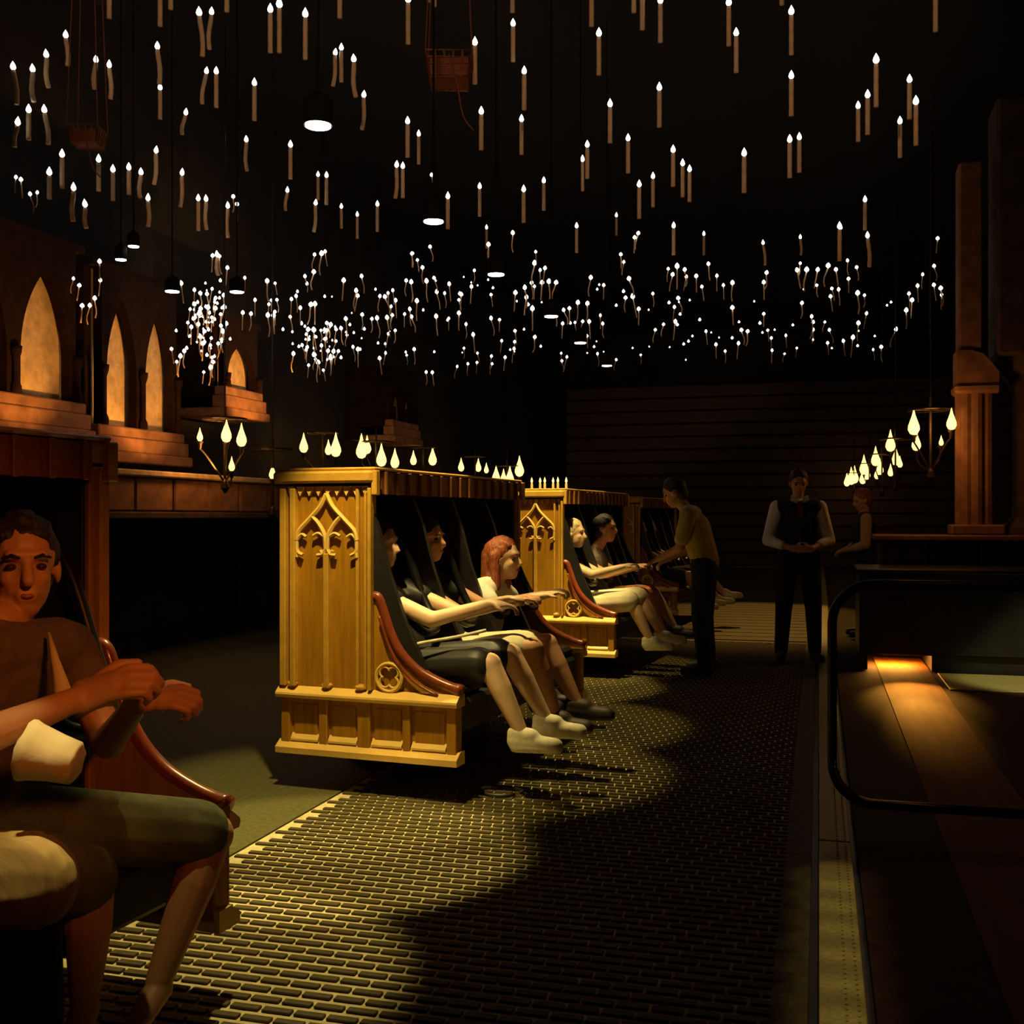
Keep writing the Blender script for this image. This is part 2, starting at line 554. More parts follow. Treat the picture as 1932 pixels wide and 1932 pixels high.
    boxo('canopy_top', OAKD, can, -.02, .53, -.02, LB + .02, 1.576, 1.592, bev=.006)
    boxo('front_fascia', FASC, can, .50, .525, .062, LB - .062, 1.462, 1.57)
    bm = bmesh.new(); box(bm, .524, .540, -.011, .011, 1.458, 1.572, bev=.003)
    f0 = finish('fascia_slat', bm, FASC, can, loc=(0, .10, 0))
    for k in range(1, 15):
        inst(f0, can, (0, .10 + k * (LB - .2) / 14, 0))
    for y0 in (-.03, LB - .01):
        boxo('corner_post', OAKD, can, .515, .545, y0, y0 + .04, 1.455, 1.575, bev=.004)
    for y0, y1 in ((.052, .066), (LB - .066, LB - .052)):
        boxo('inner_lining', BLACK, t, .04, .492, y0, y1, .49, 1.47, bev=.002)
    # back and undercarriage
    boxo('back_panel', DARKW, t, .0, .04, .06, LB - .06, .2, 1.5)
    boxo('seat_deck', BLACK, t, .04, .93, .07, LB - .07, .30, .46, bev=.02)
    boxo('support_arm', BLACKM, t, -.02, .55, .65, 1.4, .004, .30, bev=.04)
    # seats
    for k in range(seats):
        yc = .26 + k * .51
        st_ = boxo('seat_cushion', BLACK, t, .30, .90, yc - .21, yc + .21, .462, .52, bev=.02)
        bm = bmesh.new()
        prism(bm, [(.16, 1.34), (.24, 1.36), (.30, 1.1), (.36, .8), (.42, .52), (.10, .52)], lambda a, b, d: V((a, d, b)), yc - .20, yc + .20)
        finish('seat_back', bm, BLACK, t)
        for s in (-1,):
            bm = bmesh.new()
            w = yc + s * .232
            prism(bm, [(.10, 1.46), (.47, 1.45), (.53, 1.30), (.59, 1.08), (.68, .84), (.82, .55), (.10, .53)], lambda a, b, d: V((a, d, b)), w - .016, w + .016)
            finish('seat_wing', bm, BLACK, t)
        bm = bmesh.new()
        tube(bm, bez([V((.22, yc - .15, 1.38)), V((.44, yc - .16, 1.24)), V((.58, yc - .15, .95)), V((.68, yc - .1, .80)), V((.70, yc, .77)),
                      V((.68, yc + .1, .80)), V((.58, yc + .15, .95)), V((.44, yc + .16, 1.24)), V((.22, yc + .15, 1.38))], 6), .022, 8)
        finish('restraint_bar', bm, BLACKM, t, smooth=True)
    return t

VR = R(-5)
def vloc(k):
    return V((-2.595 if k else -2.765, 5.02 + (k - 1) * 4.15, 0))
bl = ['carved oak ride bench carrying the man with clasped hands',
      'brightly lit carved oak ride bench with gothic tracery and a roundel',
      'smaller lit oak ride bench standing beyond the first lit bench',
      'unlit ride bench behind the leaning attendant in olive shirt']
benches = [make_bench(vloc(k), VR, bl[k]) for k in range(4)]

# ------------------------------------------------------------------ people
def cap(bm, p, q, r1, r2, side=None, ratio=1., seg=12):
    """closed tapered capsule; side/ratio stretch it sideways"""
    p, q = V(p), V(q)
    d = (q - p)
    L_ = d.length
    d = d / L_ if L_ > 1e-6 else V((0, 0, 1))
    if side is None:
        s, t = frame(d)
    else:
        s = V(side)
        s = (s - d * s.dot(d)).normalized()
        t = d.cross(s)
    rings = []
    for k in range(1, 4):
        a = math.pi / 2 * k / 4
        rings.append((p - d * r1 * math.cos(a), r1 * math.sin(a)))
    rings.append((p, r1))
    rings.append((q, r2))
    for k in range(3, 0, -1):
        a = math.pi / 2 * k / 4
        rings.append((q + d * r2 * math.cos(a), r2 * math.sin(a)))
    vr = [[bm.verts.new(c + s * r * ratio * math.cos(2 * math.pi * k / seg) + t * r * math.sin(2 * math.pi * k / seg)) for k in range(seg)] for c, r in rings]
    for A, B in zip(vr, vr[1:]):
        for k in range(seg):
            bm.faces.new((A[k], A[(k + 1) % seg], B[(k + 1) % seg], B[k]))
    a = bm.verts.new(p - d * r1)
    b = bm.verts.new(q + d * r2)
    for k in range(seg):
        bm.faces.new((a, vr[0][(k + 1) % seg], vr[0][k]))
        bm.faces.new((b, vr[-1][k], vr[-1][(k + 1) % seg]))

def ell(bm, c, rx, ry, rz, M=None):
    r = bmesh.ops.create_uvsphere(bm, u_segments=14, v_segments=10, radius=1)
    T = Matrix.Translation(V(c)) @ ((M.to_4x4()) if M else Matrix.Identity(4)) @ Matrix.Diagonal((rx, ry, rz, 1))
    bmesh.ops.transform(bm, matrix=T, verts=r['verts'])

def remesh(name, bm, m, parent, voxel, smooth=3, sculpt=None):
    o = finish(name, bm, m)
    md = o.modifiers.new('r', 'REMESH')
    md.mode = 'VOXEL'
    md.voxel_size = voxel
    md.use_smooth_shade = True
    if smooth:
        sm = o.modifiers.new('s', 'SMOOTH')
        sm.iterations = smooth
        sm.factor = .5
    dg = bpy.context.evaluated_depsgraph_get()
    me = bpy.data.meshes.new_from_object(o.evaluated_get(dg))
    old = o.data
    o.modifiers.clear()
    o.data = me
    bpy.data.meshes.remove(old)
    if sculpt:
        for v in me.vertices:
            for c, r, d in sculpt:
                l = (v.co - c).length
                if l < r:
                    v.co = v.co + d * (1 - (l / r) ** 2) ** 2
    o.parent = parent
    return o

def hand(bm, wr, d, n, s, curl=40, sc=1., spread=.019):
    """wr wrist, d pointing along the palm, n back of hand normal, s = thumb side (+1/-1)"""
    wr, d, n = V(wr), V(d).normalized(), V(n)
    n = (n - d * n.dot(d)).normalized()
    l = d.cross(n).normalized() * s          # toward the thumb
    cap(bm, wr - d * .01, wr + d * .055 * sc, .024 * sc, .019 * sc, l, 1.55)
    cap(bm, wr + d * .05 * sc - l * .024, wr + d * .072 * sc + l * .024 * 0, .014 * sc, .013 * sc)
    for k, (ln, off) in enumerate(((.072, 1.5), (.082, .5), (.076, -.5), (.058, -1.5))):
        b = wr + d * (.086 - abs(off - .3) * .004) * sc + l * off * spread * sc
        ang = R(curl * .5)
        p = b
        cap(bm, wr + d * .04 * sc + l * off * .013 * sc, b, .012 * sc, .0098 * sc)
        for j, fr in enumerate((.46, .31, .23)):
            dr = d * math.cos(ang) - n * math.sin(ang)
            q = p + dr * ln * fr * sc
            cap(bm, p, q, (.0095 - .0008 * j) * sc, (.0088 - .0009 * j) * sc, seg=8)
            p = q
            ang += R(curl)
    b = wr + d * .026 * sc + l * .028 * sc
    q = b + (d * .55 + l * .62 - n * .25).normalized() * .042 * sc
    cap(bm, b, q, .0135 * sc, .0105 * sc)
    cap(bm, q, q + (d * .85 + l * .05 - n * .4).normalized() * .034 * sc, .0105 * sc, .0088 * sc)

def rotfromto(fwd, up=V((0, 0, 1))):
    f = V(fwd).normalized()
    l = up.cross(f).normalized()
    u = f.cross(l)
    return Matrix((f, l, u)).transposed()     # columns: forward, left, up

def person(label, loc, rotz, J, st, vox=.011):
    t = thing('person', label, 'person', loc, rotz, st.get('group'))
    J = {k: V(v) for k, v in J.items()}
    skin = st.get('skin', SKIN)
    hd = J['head']
    M = rotfromto(st.get('look', (1, 0, 0)), st.get('headup', V((0, 0, 1))))
    hp = lambda x, y, z: hd + M @ V((x, y, z))
    side = (J['shL'] - J['shR']).normalized()
    g = st.get('girth', 1.)
    # ---- body: one continuous surface
    bm = bmesh.new()
    cap(bm, J['pel'], J['chest'], .105 * g, .112 * g, side, 1.38)
    cap(bm, J['shR'] * .82 + J['shL'] * .18, J['shL'] * .82 + J['shR'] * .18, .07, .07)
    cap(bm, J['neck'], hp(-.015, 0, -.07), .055, .05)
    cap(bm, J['chest'], J['neck'], .10, .055, side, 1.3)
    for s in 'LR':
        cap(bm, J['sh' + s], J['el' + s], .052 * g, .042 * g)
        cap(bm, J['el' + s], J['wr' + s], .041 * g, .026)
        cap(bm, J['hip' + s], J['kn' + s], .085 * g, .060 * g)
        cap(bm, J['kn' + s], J['kn' + s] * .62 + J['an' + s] * .38, .057 * g, .056 * g)
        cap(bm, J['kn' + s] * .62 + J['an' + s] * .38, J['an' + s], .055 * g, .034)
        to = J['to' + s]
        cap(bm, J['an' + s] - V((0, 0, .02)), to, .035, .03)
        hs = st.get('hand' + s, {})
        if hs is not None:
            hand(bm, J['wr' + s], hs.get('d', J['wr' + s] - J['el' + s]), hs.get('n', (0, 0, 1)), hs.get('s', 1 if s == 'R' else -1), hs.get('curl', 45), hs.get('sc', 1.))
    # head
    ell(bm, hp(-.012, 0, .035), .098, .078, .092, M)
    ell(bm, hp(.018, 0, -.03), .074, .062, .088, M)
    ell(bm, hp(.045, 0, -.088), .040, .036, .032, M)
    cap(bm, hp(.084, 0, .018), hp(.107, 0, -.026), .010, .0145)
    cap(bm, hp(.078, -.035, .033), hp(.078, .035, .033), .014, .014)
    for s in (-1, 1):
        ell(bm, hp(-.01, s * .080, -.008), .022, .010, .032, M)
        ell(bm, hp(.055, s * .036, -.022), .024, .022, .02, M)
    cap(bm, hp(.083, -.017, -.058), hp(.083, .017, -.058), .0095, .0095)
    cap(bm, hp(.080, -.014, -.070), hp(.080, .014, -.070), .0095, .0095)
    sc = [(hp(.088, s * .033, .008), .024, M @ V((-.012, 0, 0))) for s in (-1, 1)]
    remesh('body', bm, skin, t, st.get('bodyvox', vox), 2, sc)
    # eyes, brows, lips
    if st.get('face', True):
        for s in (-1, 1):
            bm = bmesh.new(); ell(bm, hp(.071, s * .033, .006), .0115, .013, .0085, M)
            finish('eye', bm, EYEM, t, smooth=True)
            bm = bmesh.new(); tube(bm, [hp(.088, s * .015, .028), hp(.090, s * .033, .034), hp(.078, s * .054, .027)], [.004, .0052, .003], 6)
            finish('eyebrow', bm, st.get('hair', HAIRD), t)
        bm = bmesh.new()
        tube(bm, [hp(.076, -.024, -.064), hp(.0915, -.008, -.061), hp(.0925, 0, -.0625), hp(.0915, .008, -.061), hp(.076, .024, -.064)], [.002, .006, .006, .006, .002], 6)
        finish('lips', bm, LIPM, t, smooth=True)
    # hair
    bm = bmesh.new()
    lng = st.get('long', 0)
    ell(bm, hp(-.024, 0, .046), .101, .086, .086, M)
    ell(bm, hp(-.050, 0, -.015), .066, .080, .085, M)
    hr = random.Random(5)
    for k in range(26):
        a = hr.uniform(0, 6.28); b_ = hr.uniform(.35, 1.5)
        c0 = V((-.024 + .088 * math.cos(b_) * math.cos(a), .074 * math.cos(b_) * math.sin(a), .05 + .076 * math.sin(b_)))
        if c0.x > .05 and c0.z < .095:
            continue
        cap(bm, hp(*c0), hp(*(c0 + V((.012, hr.uniform(-.012, .012), .010)))), .016, .009, seg=8)
    if st.get('fringe', 1):
        for k in range(6):
            a = -.05 + .02 * k
            cap(bm, hp(.01, a, .118 - abs(a) * .3), hp(.066 - abs(a) * .3, a * 1.15 + hr.uniform(-.006, .006), .088 - abs(a) * .2), .016, .009)
    for s in (-1, 1):
        cap(bm, hp(-.012, s * .076, .05), hp(.006, s * .077, .0), .014, .007)
    if lng:
        for s in (-1, 1):
            cap(bm, hp(-.03, s * .075, .02), hp(-.015, s * .085, -lng), .032, .028)
        cap(bm, hp(-.07, 0, .02), hp(-.085, 0, -lng), .07, .06)
    if st.get('hair') is not None:
        remesh('hair', bm, st['hair'], t, vox, 1)
    else:
        bm.free()
    # shirt
    bm = bmesh.new()
    cap(bm, J['pel'] + V((0, 0, .02)), J['chest'], .125 * g, .128 * g, side, 1.38)
    cap(bm, J['shR'] * .88 + J['shL'] * .12, J['shL'] * .88 + J['shR'] * .12, .082, .082)
    cap(bm, J['chest'], J['neck'] - (J['neck'] - J['chest']) * .25, .112, .07, side, 1.4)
    sl = st.get('sleeve', .5)
    bs = bm if st.get('vest') is None else bmesh.new()
    for s in 'LR':
        a, b, c = J['sh' + s], J['el' + s], J['wr' + s]
        if sl <= 1:
            cap(bs, a, a + (b - a) * sl, .069 * g, .066 * g)
        else:
            cap(bs, a, b, .066 * g, .056 * g)
            cap(bs, b, b + (c - b) * (sl - 1), .056 * g, .045 * g)
    if st.get('vest') is None:
        remesh('shirt', bm, st.get('shirt', GREYT), t, vox, 3)
    else:
        remesh('vest', bm, st['vest'], t, vox, 3)
        cap(bs, J['neck'] - (J['neck'] - J['chest']) * .25, J['neck'], .068, .064)
        cap(bs, J['shR'] * .8 + J['shL'] * .2, J['shL'] * .8 + J['shR'] * .2, .07, .07)
        remesh('shirt', bs, st.get('shirt', WHITE), t, vox, 2)
    # legs
    bm = bmesh.new()
    tl = st.get('leg', .85)
    cap(bm, J['hipL'], J['hipR'], .115 * g, .115 * g)
    cap(bm, J['pel'], J['pel'] + (J['chest'] - J['pel']) * .25, .118 * g, .124 * g, side, 1.36)
    for s in 'LR':
        a, b, c = J['hip' + s], J['kn' + s], J['an' + s]
        if tl <= 1:
            cap(bm, a, a + (b - a) * tl, .102 * g, .092 * g)
        else:
            cap(bm, a, b, .102 * g, .080 * g)
            cap(bm, b, b + (c - b) * (tl - 1), .078 * g, .062 * g)
    remesh('trousers' if tl > 1 else 'shorts', bm, st.get('pants', TROUS), t, vox, 3)
    # shoes
    if st.get('shoe') is not None:
        for s in 'LR':
            a, b = J['an' + s], J['to' + s]
            bm = bmesh.new()
            dv = (b - a); dv.z = 0; dv.normalize()
            lat = V((-dv.y, dv.x, 0))
            heel = V((a.x, a.y, b.z)) - dv * .03
            cap(bm, heel + V((0, 0, .012)), b, .044, .038, lat, 1.02)
            cap(bm, heel + V((0, 0, .045)), a + (b - a) * .3, .042, .04)
            cap(bm, heel - V((0, 0, .018)), b - V((0, 0, .012)) + dv * .012, .028, .026, lat, 1.55)
            remesh('shoe', bm, st['shoe'], t, vox, 1)
    return t

def seated(y, **kw):
    J = dict(pel=(.56, y, .60), chest=(.40, y, .92), neck=(.37, y, 1.05), head=(.41, y, 1.205),
             shL=(.39, y + .165, 1.0), shR=(.39, y - .165, 1.0), elL=(.70, y + .21, .84), elR=(.72, y - .20, .84),
             wrL=(.95, y + .11, .90), wrR=(.98, y - .10, .90), hipL=(.62, y + .09, .60), hipR=(.62, y - .09, .60),
             knL=(1.08, y + .12, .66), knR=(1.06, y - .11, .64), anL=(1.27, y + .12, .35), anR=(1.22, y - .10, .32),
             toL=(1.44, y + .13, .30), toR=(1.39, y - .10, .27))
    J.update(kw)
    return J

def grp(k):
    return vloc(k), VR

# --- first bench: man clasping the restraint handle and the rider next to him
def loc0(p):
    """world point -> first bench coordinates"""
    q = V(p) - vloc(0)
    return Matrix.Rotation(-VR, 3, 'Z') @ q
hW1, hW2 = loc0(at(176, 1318, 2.38)), loc0(at(262, 1318, 2.50))
Jm = seated(1.45)
Jm = {k: loc0(v) for k, v in dict(
    pel=(-1.98, 2.16, .62), chest=(-1.87, 2.17, .97), neck=(-1.85, 2.18, 1.10), head=at(42, 1072, 2.66),
    shL=at(128, 1222, 2.78), shR=at(-78, 1250, 2.44), elL=at(205, 1400, 2.70), elR=at(-55, 1400, 2.14),
    wrL=at(262, 1322, 2.52), wrR=at(163, 1312, 2.34),
    hipL=(-1.95, 2.27, .60), hipR=(-1.95, 2.06, .60), knL=at(398, 1575, 2.93), knR=at(170, 1665, 2.62),
    anL=at(300, 1850, 2.75), anR=at(160, 1890, 2.62), toL=at(262, 1925, 2.66), toR=at(130, 1990, 2.55)).items()}
camdir = Matrix.Rotation(-VR, 3, 'Z') @ V((1.8, -2.05, -.02))
rgt = Matrix.Rotation(-VR, 3, 'Z') @ V((math.cos(TH), math.sin(TH), 0))
person('seated man in grey shirt and green shorts clasping both hands before him', *grp(0), Jm,
       dict(skin=SKIN, look=camdir + V((.25, .1, .02)), hair=HAIRD, shirt=GREYT, pants=GREENS, leg=.92, sleeve=.55, shoe=None,
            handR=dict(d=rgt + V((0, 0, .35)), n=-rgt * .2 + camdir * .25 + V((0, 0, .7)), s=-1, curl=58, sc=1.2),
            handL=dict(d=rgt + V((0, 0, .1)), n=camdir * .2 + V((0, 0, .8)), s=-1, curl=66, sc=1.12), bodyvox=.0055), vox=.008)
man = bpy.data.objects[[o.name for o in bpy.data.objects if o.name.startswith('person')][-1]]
# pale strap down the man's side
bm = bmesh.new()
tube(bm, [loc0(at(92, 1195, 2.58)), loc0(at(104, 1245, 2.52)), loc0(at(122, 1318, 2.46))], [.004, .010, .022], 8)
finish('shoulder_strap', bm, CREAM, man, smooth=True)
# rolled cloth on the lap
bm = bmesh.new()
lathe(bm, [(.002, -.045), (.040, -.045), (.047, -.040), (.050, .0), (.060, .05), (.066, .065), (.058, .070), (.03, .066), (.002, .060)], 20)
bmesh.ops.transform(bm, matrix=Matrix.Rotation(R(75), 4, rgt.cross(V((0, 0, 1)))), verts=bm.verts)
for v in bm.verts:
    v.co *= 1 + .035 * math.sin(v.co.x * 130) + .03 * math.sin(v.co.z * 170 + 1)
cl = finish('rolled_shirt', bm, CREAM, man, smooth=True, loc=loc0(at(108, 1432, 2.15)))
cl.scale = (.92, .92, .92)
cl['label'] = 'rolled cream shirt held under the arm'

Jn = {k: loc0(v) for k, v in dict(
    pel=(-1.99, 1.62, .62), chest=(-2.08, 1.62, .95), neck=(-2.08, 1.62, 1.08), head=(-2.03, 1.62, 1.22),
    shL=(-2.08, 1.79, 1.03), shR=(-2.08, 1.45, 1.03), elL=(-1.90, 1.84, .80), elR=(-1.90, 1.42, .80),
    wrL=(-1.68, 1.76, .72), wrR=(-1.68, 1.52, .72), hipL=(-1.95, 1.71, .60), hipR=(-1.95, 1.53, .60),
    knL=at(35, 1668, 2.12), knR=(-1.50, 1.47, .60), anL=at(60, 1950, 2.12), anR=(-1.42, 1.45, .2),
    toL=at(120, 2080, 2.1), toR=(-1.27, 1.43, .15)).items()}
person('rider in black with a khaki cover at the lit knee next to the man in grey', *grp(0), Jn,
       dict(skin=SKIN, hair=HAIRD, shirt=NAVY, pants=TROUS, leg=1.95, sleeve=.5, shoe=SHOED, face=False))  # black trousers and khaki knee cover stand in for shade and lit cloth
# dark band over the khaki knee
near = [o for o in bpy.data.objects if o.name.startswith('person') and o.parent is None][-1]
bm = bmesh.new()
k0 = Jn['knL']; h0 = Jn['hipL']
ax = (k0 - h0).normalized(); sA, tA = frame(ax)
jk = bmesh.new()
cap(jk, k0 - ax * .075, k0 + ax * .015, .104, .098)
for q_ in range(5):
    aa = 2.2 + q_ * .32
    o_ = (sA * math.cos(aa) + tA * math.sin(aa)) * .098
    cap(jk, k0 - ax * .08 + o_, k0 + ax * .02 + o_ * .95, .013, .012, seg=8)
remesh('knee_cover', jk, KHAKI, near, .006, 1)
for off, rr in ((-.125, .112),):
    tube(bm, [k0 + ax * off + (sA * math.cos(a) + tA * math.sin(a)) * rr for a in [2 * math.pi * i / 24 for i in range(24)]], .013, 8, close=True)
finish('leg_strap', bm, BLACK, near, smooth=True)

# --- second bench (brightly lit): four riders
person('lit bench rider nearest the roundel with dark shorts and pale trainers', *grp(1),
       seated(.26, elR=(.78, .10, .85), wrR=(1.06, .17, .93), elL=(.76, .46, .85), wrL=(1.04, .36, .93)),
       dict(skin=SKINP, hair=HAIRD, shirt=BLACK, pants=BLACK, leg=.86, sleeve=.45, shoe=SHOEL, face=False,
            handR=dict(d=(1, .1, -.05), n=(0, 0, 1), curl=30)))
person('lit bench rider in dark top and cream shorts beside the nearest rider', *grp(1), seated(.77, knL=(1.10, .89, .66), knR=(1.10, .66, .66), head=(.44, .77, 1.22)),
       dict(skin=SKIN, hair=HAIRD, shirt=NAVY, pants=CREAM, leg=.8, sleeve=.45, shoe=SHOED))
person('small lit bench rider with long auburn hair and white top', *grp(1), seated(1.28, head=(.70, 1.28, 1.10), chest=(.60, 1.28, .85), neck=(.63, 1.28, .96),
       shL=(.62, 1.43, .92), shR=(.62, 1.13, .92), knL=(.92, 1.36, .60), knR=(.92, 1.2, .60), anL=(.95, 1.36, .32), anR=(.95, 1.2, .32), toL=(1.06, 1.36, .27), toR=(1.06, 1.2, .27)),
       dict(skin=SKINP, hair=HAIRR, long=.16, shirt=WHITE, pants=BLACK, leg=.8, sleeve=.6, shoe=SHOED, girth=.85))
# loose belt webbing and a tag over the lap of the nearest rider
bm = bmesh.new()
q = [V((.60, .02, .70)), V((.74, .05, .74)), V((.90, .10, .77)), V((1.03, .18, .80))]
tube(bm, bez(q, 5), .009, 6)
lb = finish('lap_bar', bm, SHOEL, benches[1], smooth=True)

# --- third bench: two riders in view
person('rider with fair hair on the smaller lit bench, arm stretched out', *grp(2),
       seated(.26, head=(.52, .26, 1.20), elR=(.74, .08, .86), wrR=(1.0, .12, .93)),
       dict(skin=SKINP, hair=HAIRB, shirt=BLACK, pants=CREAM, leg=.95, sleeve=.3, shoe=SHOEL, face=False))
person('rider with dark hair leaning out beside the fair haired rider', *grp(2), seated(.77, head=(.66, .77, 1.24), chest=(.55, .77, .94), neck=(.58, .77, 1.06)),
       dict(skin=SKIN, hair=HAIRD, shirt=GREYT, pants=ROSE, leg=.9, sleeve=.5, shoe=SHOED))
# --- fourth bench: legs dangling in the far light
person('rider on the unlit bench with bare legs and white trainers', *grp(3), seated(.3),
       dict(skin=SKIN, hair=HAIRD, shirt=NAVY, pants=TROUS, leg=.8, sleeve=.5, shoe=SHOEL, face=False), vox=.014)
person('rider on the unlit bench with feet swung forward', *grp(3), seated(.85, anL=(1.40, .97, .34), toL=(1.56, .97, .36), anR=(1.34, .76, .30), toR=(1.50, .76, .30)),
       dict(skin=SKIN, hair=HAIRD, shirt=GREYT, pants=TROUS, leg=.8, sleeve=.5, shoe=SHOEL, face=False), vox=.014)

# --- attendants
def standing(h=1.75):
    k = h / 1.75
    J = dict(pel=(0, 0, .95), chest=(0, 0, 1.28), neck=(0, 0, 1.44), head=(.02, 0, 1.615),
             shL=(0, .19, 1.40), shR=(0, -.19, 1.40), elL=(.02, .27, 1.10), elR=(.02, -.27, 1.10),
             wrL=(.22, .08, 1.03), wrR=(.22, -.08, 1.03), hipL=(0, .10, .92), hipR=(0, -.10, .92),
             knL=(.02, .13, .50), knR=(.02, -.13, .50), anL=(-.02, .15, .09), anR=(-.02, -.15, .09),
             toL=(.15, .17, .055), toR=(.15, -.17, .055))
    return {a: V(b) * k for a, b in J.items()}
pB = at(1506, 1250, 10.2)
JB = standing(1.80)
tB = person('attendant in dark vest and tie standing with hands joined at the waist', (pB.x, pB.y, 0), R(-90) + TH - R(6), JB,
       dict(skin=SKIN, hair=HAIRD, vest=NAVY, shirt=WHITE, sleeve=1.55, leg=1.95, shoe=SHOED, look=(1, 0, -.35),
            handL=dict(d=(.35, -1, 0), n=(1, 0, .2), s=1, curl=40), handR=dict(d=(.35, 1, 0), n=(1, 0, .2), s=-1, curl=40)), vox=.012)
bm = bmesh.new()
prism(bm, [(-.028, 1.34), (.028, 1.34), (.018, 1.45), (-.018, 1.45)], lambda a, b, d: V((d, a, b)), .135, .15)
prism(bm, [(-.018, 1.45), (.018, 1.45), (.024, 1.49), (-.024, 1.49)], lambda a, b, d: V((d, a, b)), .105, .125)
finish('tie', bm, MAHOG, tB)
for s in (-1, 1):
    bm = bmesh.new(); box(bm, .135, .150, s * .10 - .028, s * .10 + .028, 1.36, 1.385, bev=.003)
    finish('name_badge', bm, CHROME, tB)
for s in (-1, 1):
    bm = bmesh.new()
    prism(bm, [(s * .015, 1.47), (s * .085, 1.50), (s * .075, 1.55), (s * .03, 1.53)], lambda a, b, d: V((d, a, b)), .07, .10)
    finish('collar', bm, WHITE, tB)

pA = at(1330, 1270, 9.4)
JA = standing(1.74)
JA.update(chest=V((.08, 0, 1.26)), neck=V((.16, 0, 1.41)), head=V((.26, 0, 1.555)), shL=V((.12, .18, 1.37)), shR=V((.12, -.18, 1.37)),
          elL=V((.18, .22, 1.09)), elR=V((.14, -.22, 1.09)), wrL=V((.38, .14, .99)), wrR=V((.34, -.16, .98)))
person('attendant in olive shirt leaning forward over the unlit bench', (pA.x, pA.y, 0), R(163) + TH, JA,
       dict(skin=SKIN, hair=HAIRD, shirt=OLIVES, sleeve=.75, leg=1.95, pants=TROUS, shoe=SHOED, look=(1, 0, -.45)), vox=.012)
pC = at(1630, 1150, 12.3)
person('attendant in tan sleeves with dark vest behind the railing', (pC.x, pC.y, 0), R(170) + TH, standing(1.66),
       dict(skin=SKIN, hair=HAIRR, vest=NAVY, shirt=TANS, sleeve=1.5, leg=1.95, shoe=SHOED, look=(1, .2, -.3)), vox=.012)

# ------------------------------------------------------------------ railing loop and low barrier on the right
rail = thing('railing_loop', 'black tubular railing loop with rounded corners beside the edge strip', 'railing', (.055, 4.98, 0))
rr = .17
pts = []
def arc(cx, cz, a0, a1, n=8):
    return [V((cx + rr * math.cos(R(a0 + (a1 - a0) * k / n)), 0, cz + rr * math.sin(R(a0 + (a1 - a0) * k / n)))) for k in range(n + 1)]
pts = arc(rr, 1.06 - rr, 90, 180) + arc(rr, .115 + rr, 180, 270)
pts = [V((1.45, 0, 1.06))] + pts + [V((1.45, 0, .115))]
bm = bmesh.new(); tube(bm, pts, .021, 10)
finish('rail_tube', bm, PAINT, rail, smooth=True)
bm = bmesh.new(); tube(bm, [p + V((.012, -.016, .012)) for p in pts[10:20]], .008, 8)
finish('bend_highlight', bm, CHROME, rail, smooth=True)  # chrome strip laid along the bend as its painted highlight
boxo('post', PAINT, rail, 1.12, 1.17, -.025, .025, 0, 1.06, bev=.006)
boxo('post', PAINT, rail, 1.42, 1.47, -.025, .025, 0, 1.06, bev=.006)
mt_ = boxo('pool_patch', STRIPM, None, .98, 3.0, 9.16, 10.08, .0, .012, bev=.003)  # olive patch added so the light pool shows with a hard edge
tag(mt_, 'olive patch added to show the pool of light before the black cabinet', 'light patch')

# added dark cabinet; its lower edge cuts off the amber light
cb = thing('added_cabinet', 'added black cabinet whose lower edge cuts off the amber light', 'cabinet', (0, 0, 0))
boxo('cabinet_body', PAINT, cb, .34, 2.6, 10.12, 11.2, .15, .86, bev=.01)
boxo('cabinet_top', PAINT, cb, .32, 2.62, 10.10, 11.2, .86, .89, bev=.006)
for x0 in (.36, .94, 2.5):
    boxo('foot', PAINT, cb, x0, x0 + .05, 10.16, 11.15, .009, .15)
boxo('plinth', PAINT, cb, .99, 2.5, 10.16, 11.15, 0.001, .15)
light('AREA', 'under_glow', (.63, 10.45, .145), (.63, 10.44, 0), 36.0, (1, .42, .06), shape='RECTANGLE', size=.40, size_y=.6)
bm = bmesh.new()
prism(bm, [(10.12, .66), (10.03, .62), (10.03, .60), (10.12, .56)], lambda a, b, d: V((d, a, b)), .60, .72)
finish('added_hood', bm, PAINT, cb)  # hood added for the amber lamps that shape the streak
light('SPOT', 'streak_lamp', (.70, 10.02, .58), (.71, 9.0, 0), 190, (1, .42, .05), spot_size=R(38), spot_blend=1., shadow_soft_size=.02)
light('SPOT', 'streak_lamp', (.70, 10.01, .58), (.70, 8.0, 0), 130, (1, .40, .045), spot_size=R(17), spot_blend=1., shadow_soft_size=.02)
rn = boxo('streak_strip', mat('amber_streak', (.16, .05, .004), .75, var=.25, scale=3, stretch=(5, .6, 1), spec=.16), None, .50, .93, 1.0, 11.1, .0, .008, bev=.002)  # amber strip added so the light streak shows on the dark floor
tag(rn, 'narrow amber strip added on the dark floor to colour the streak of light', 'light strip')
light('SPOT', 'side_pool', (3.2, 7.2, 4.8), (1.9, 9.7, 0), 1000, (1, .86, .40), spot_size=R(18), spot_blend=.5, shadow_soft_size=.05)
for k in range(10):
    light('SPOT', 'edge_spot', (.08, 2.3 + .22 * k, 4.8), (.065, 2.3 + .22 * k, 0), 165, YEL, spot_size=R(5.0), spot_blend=.9, shadow_soft_size=.02)

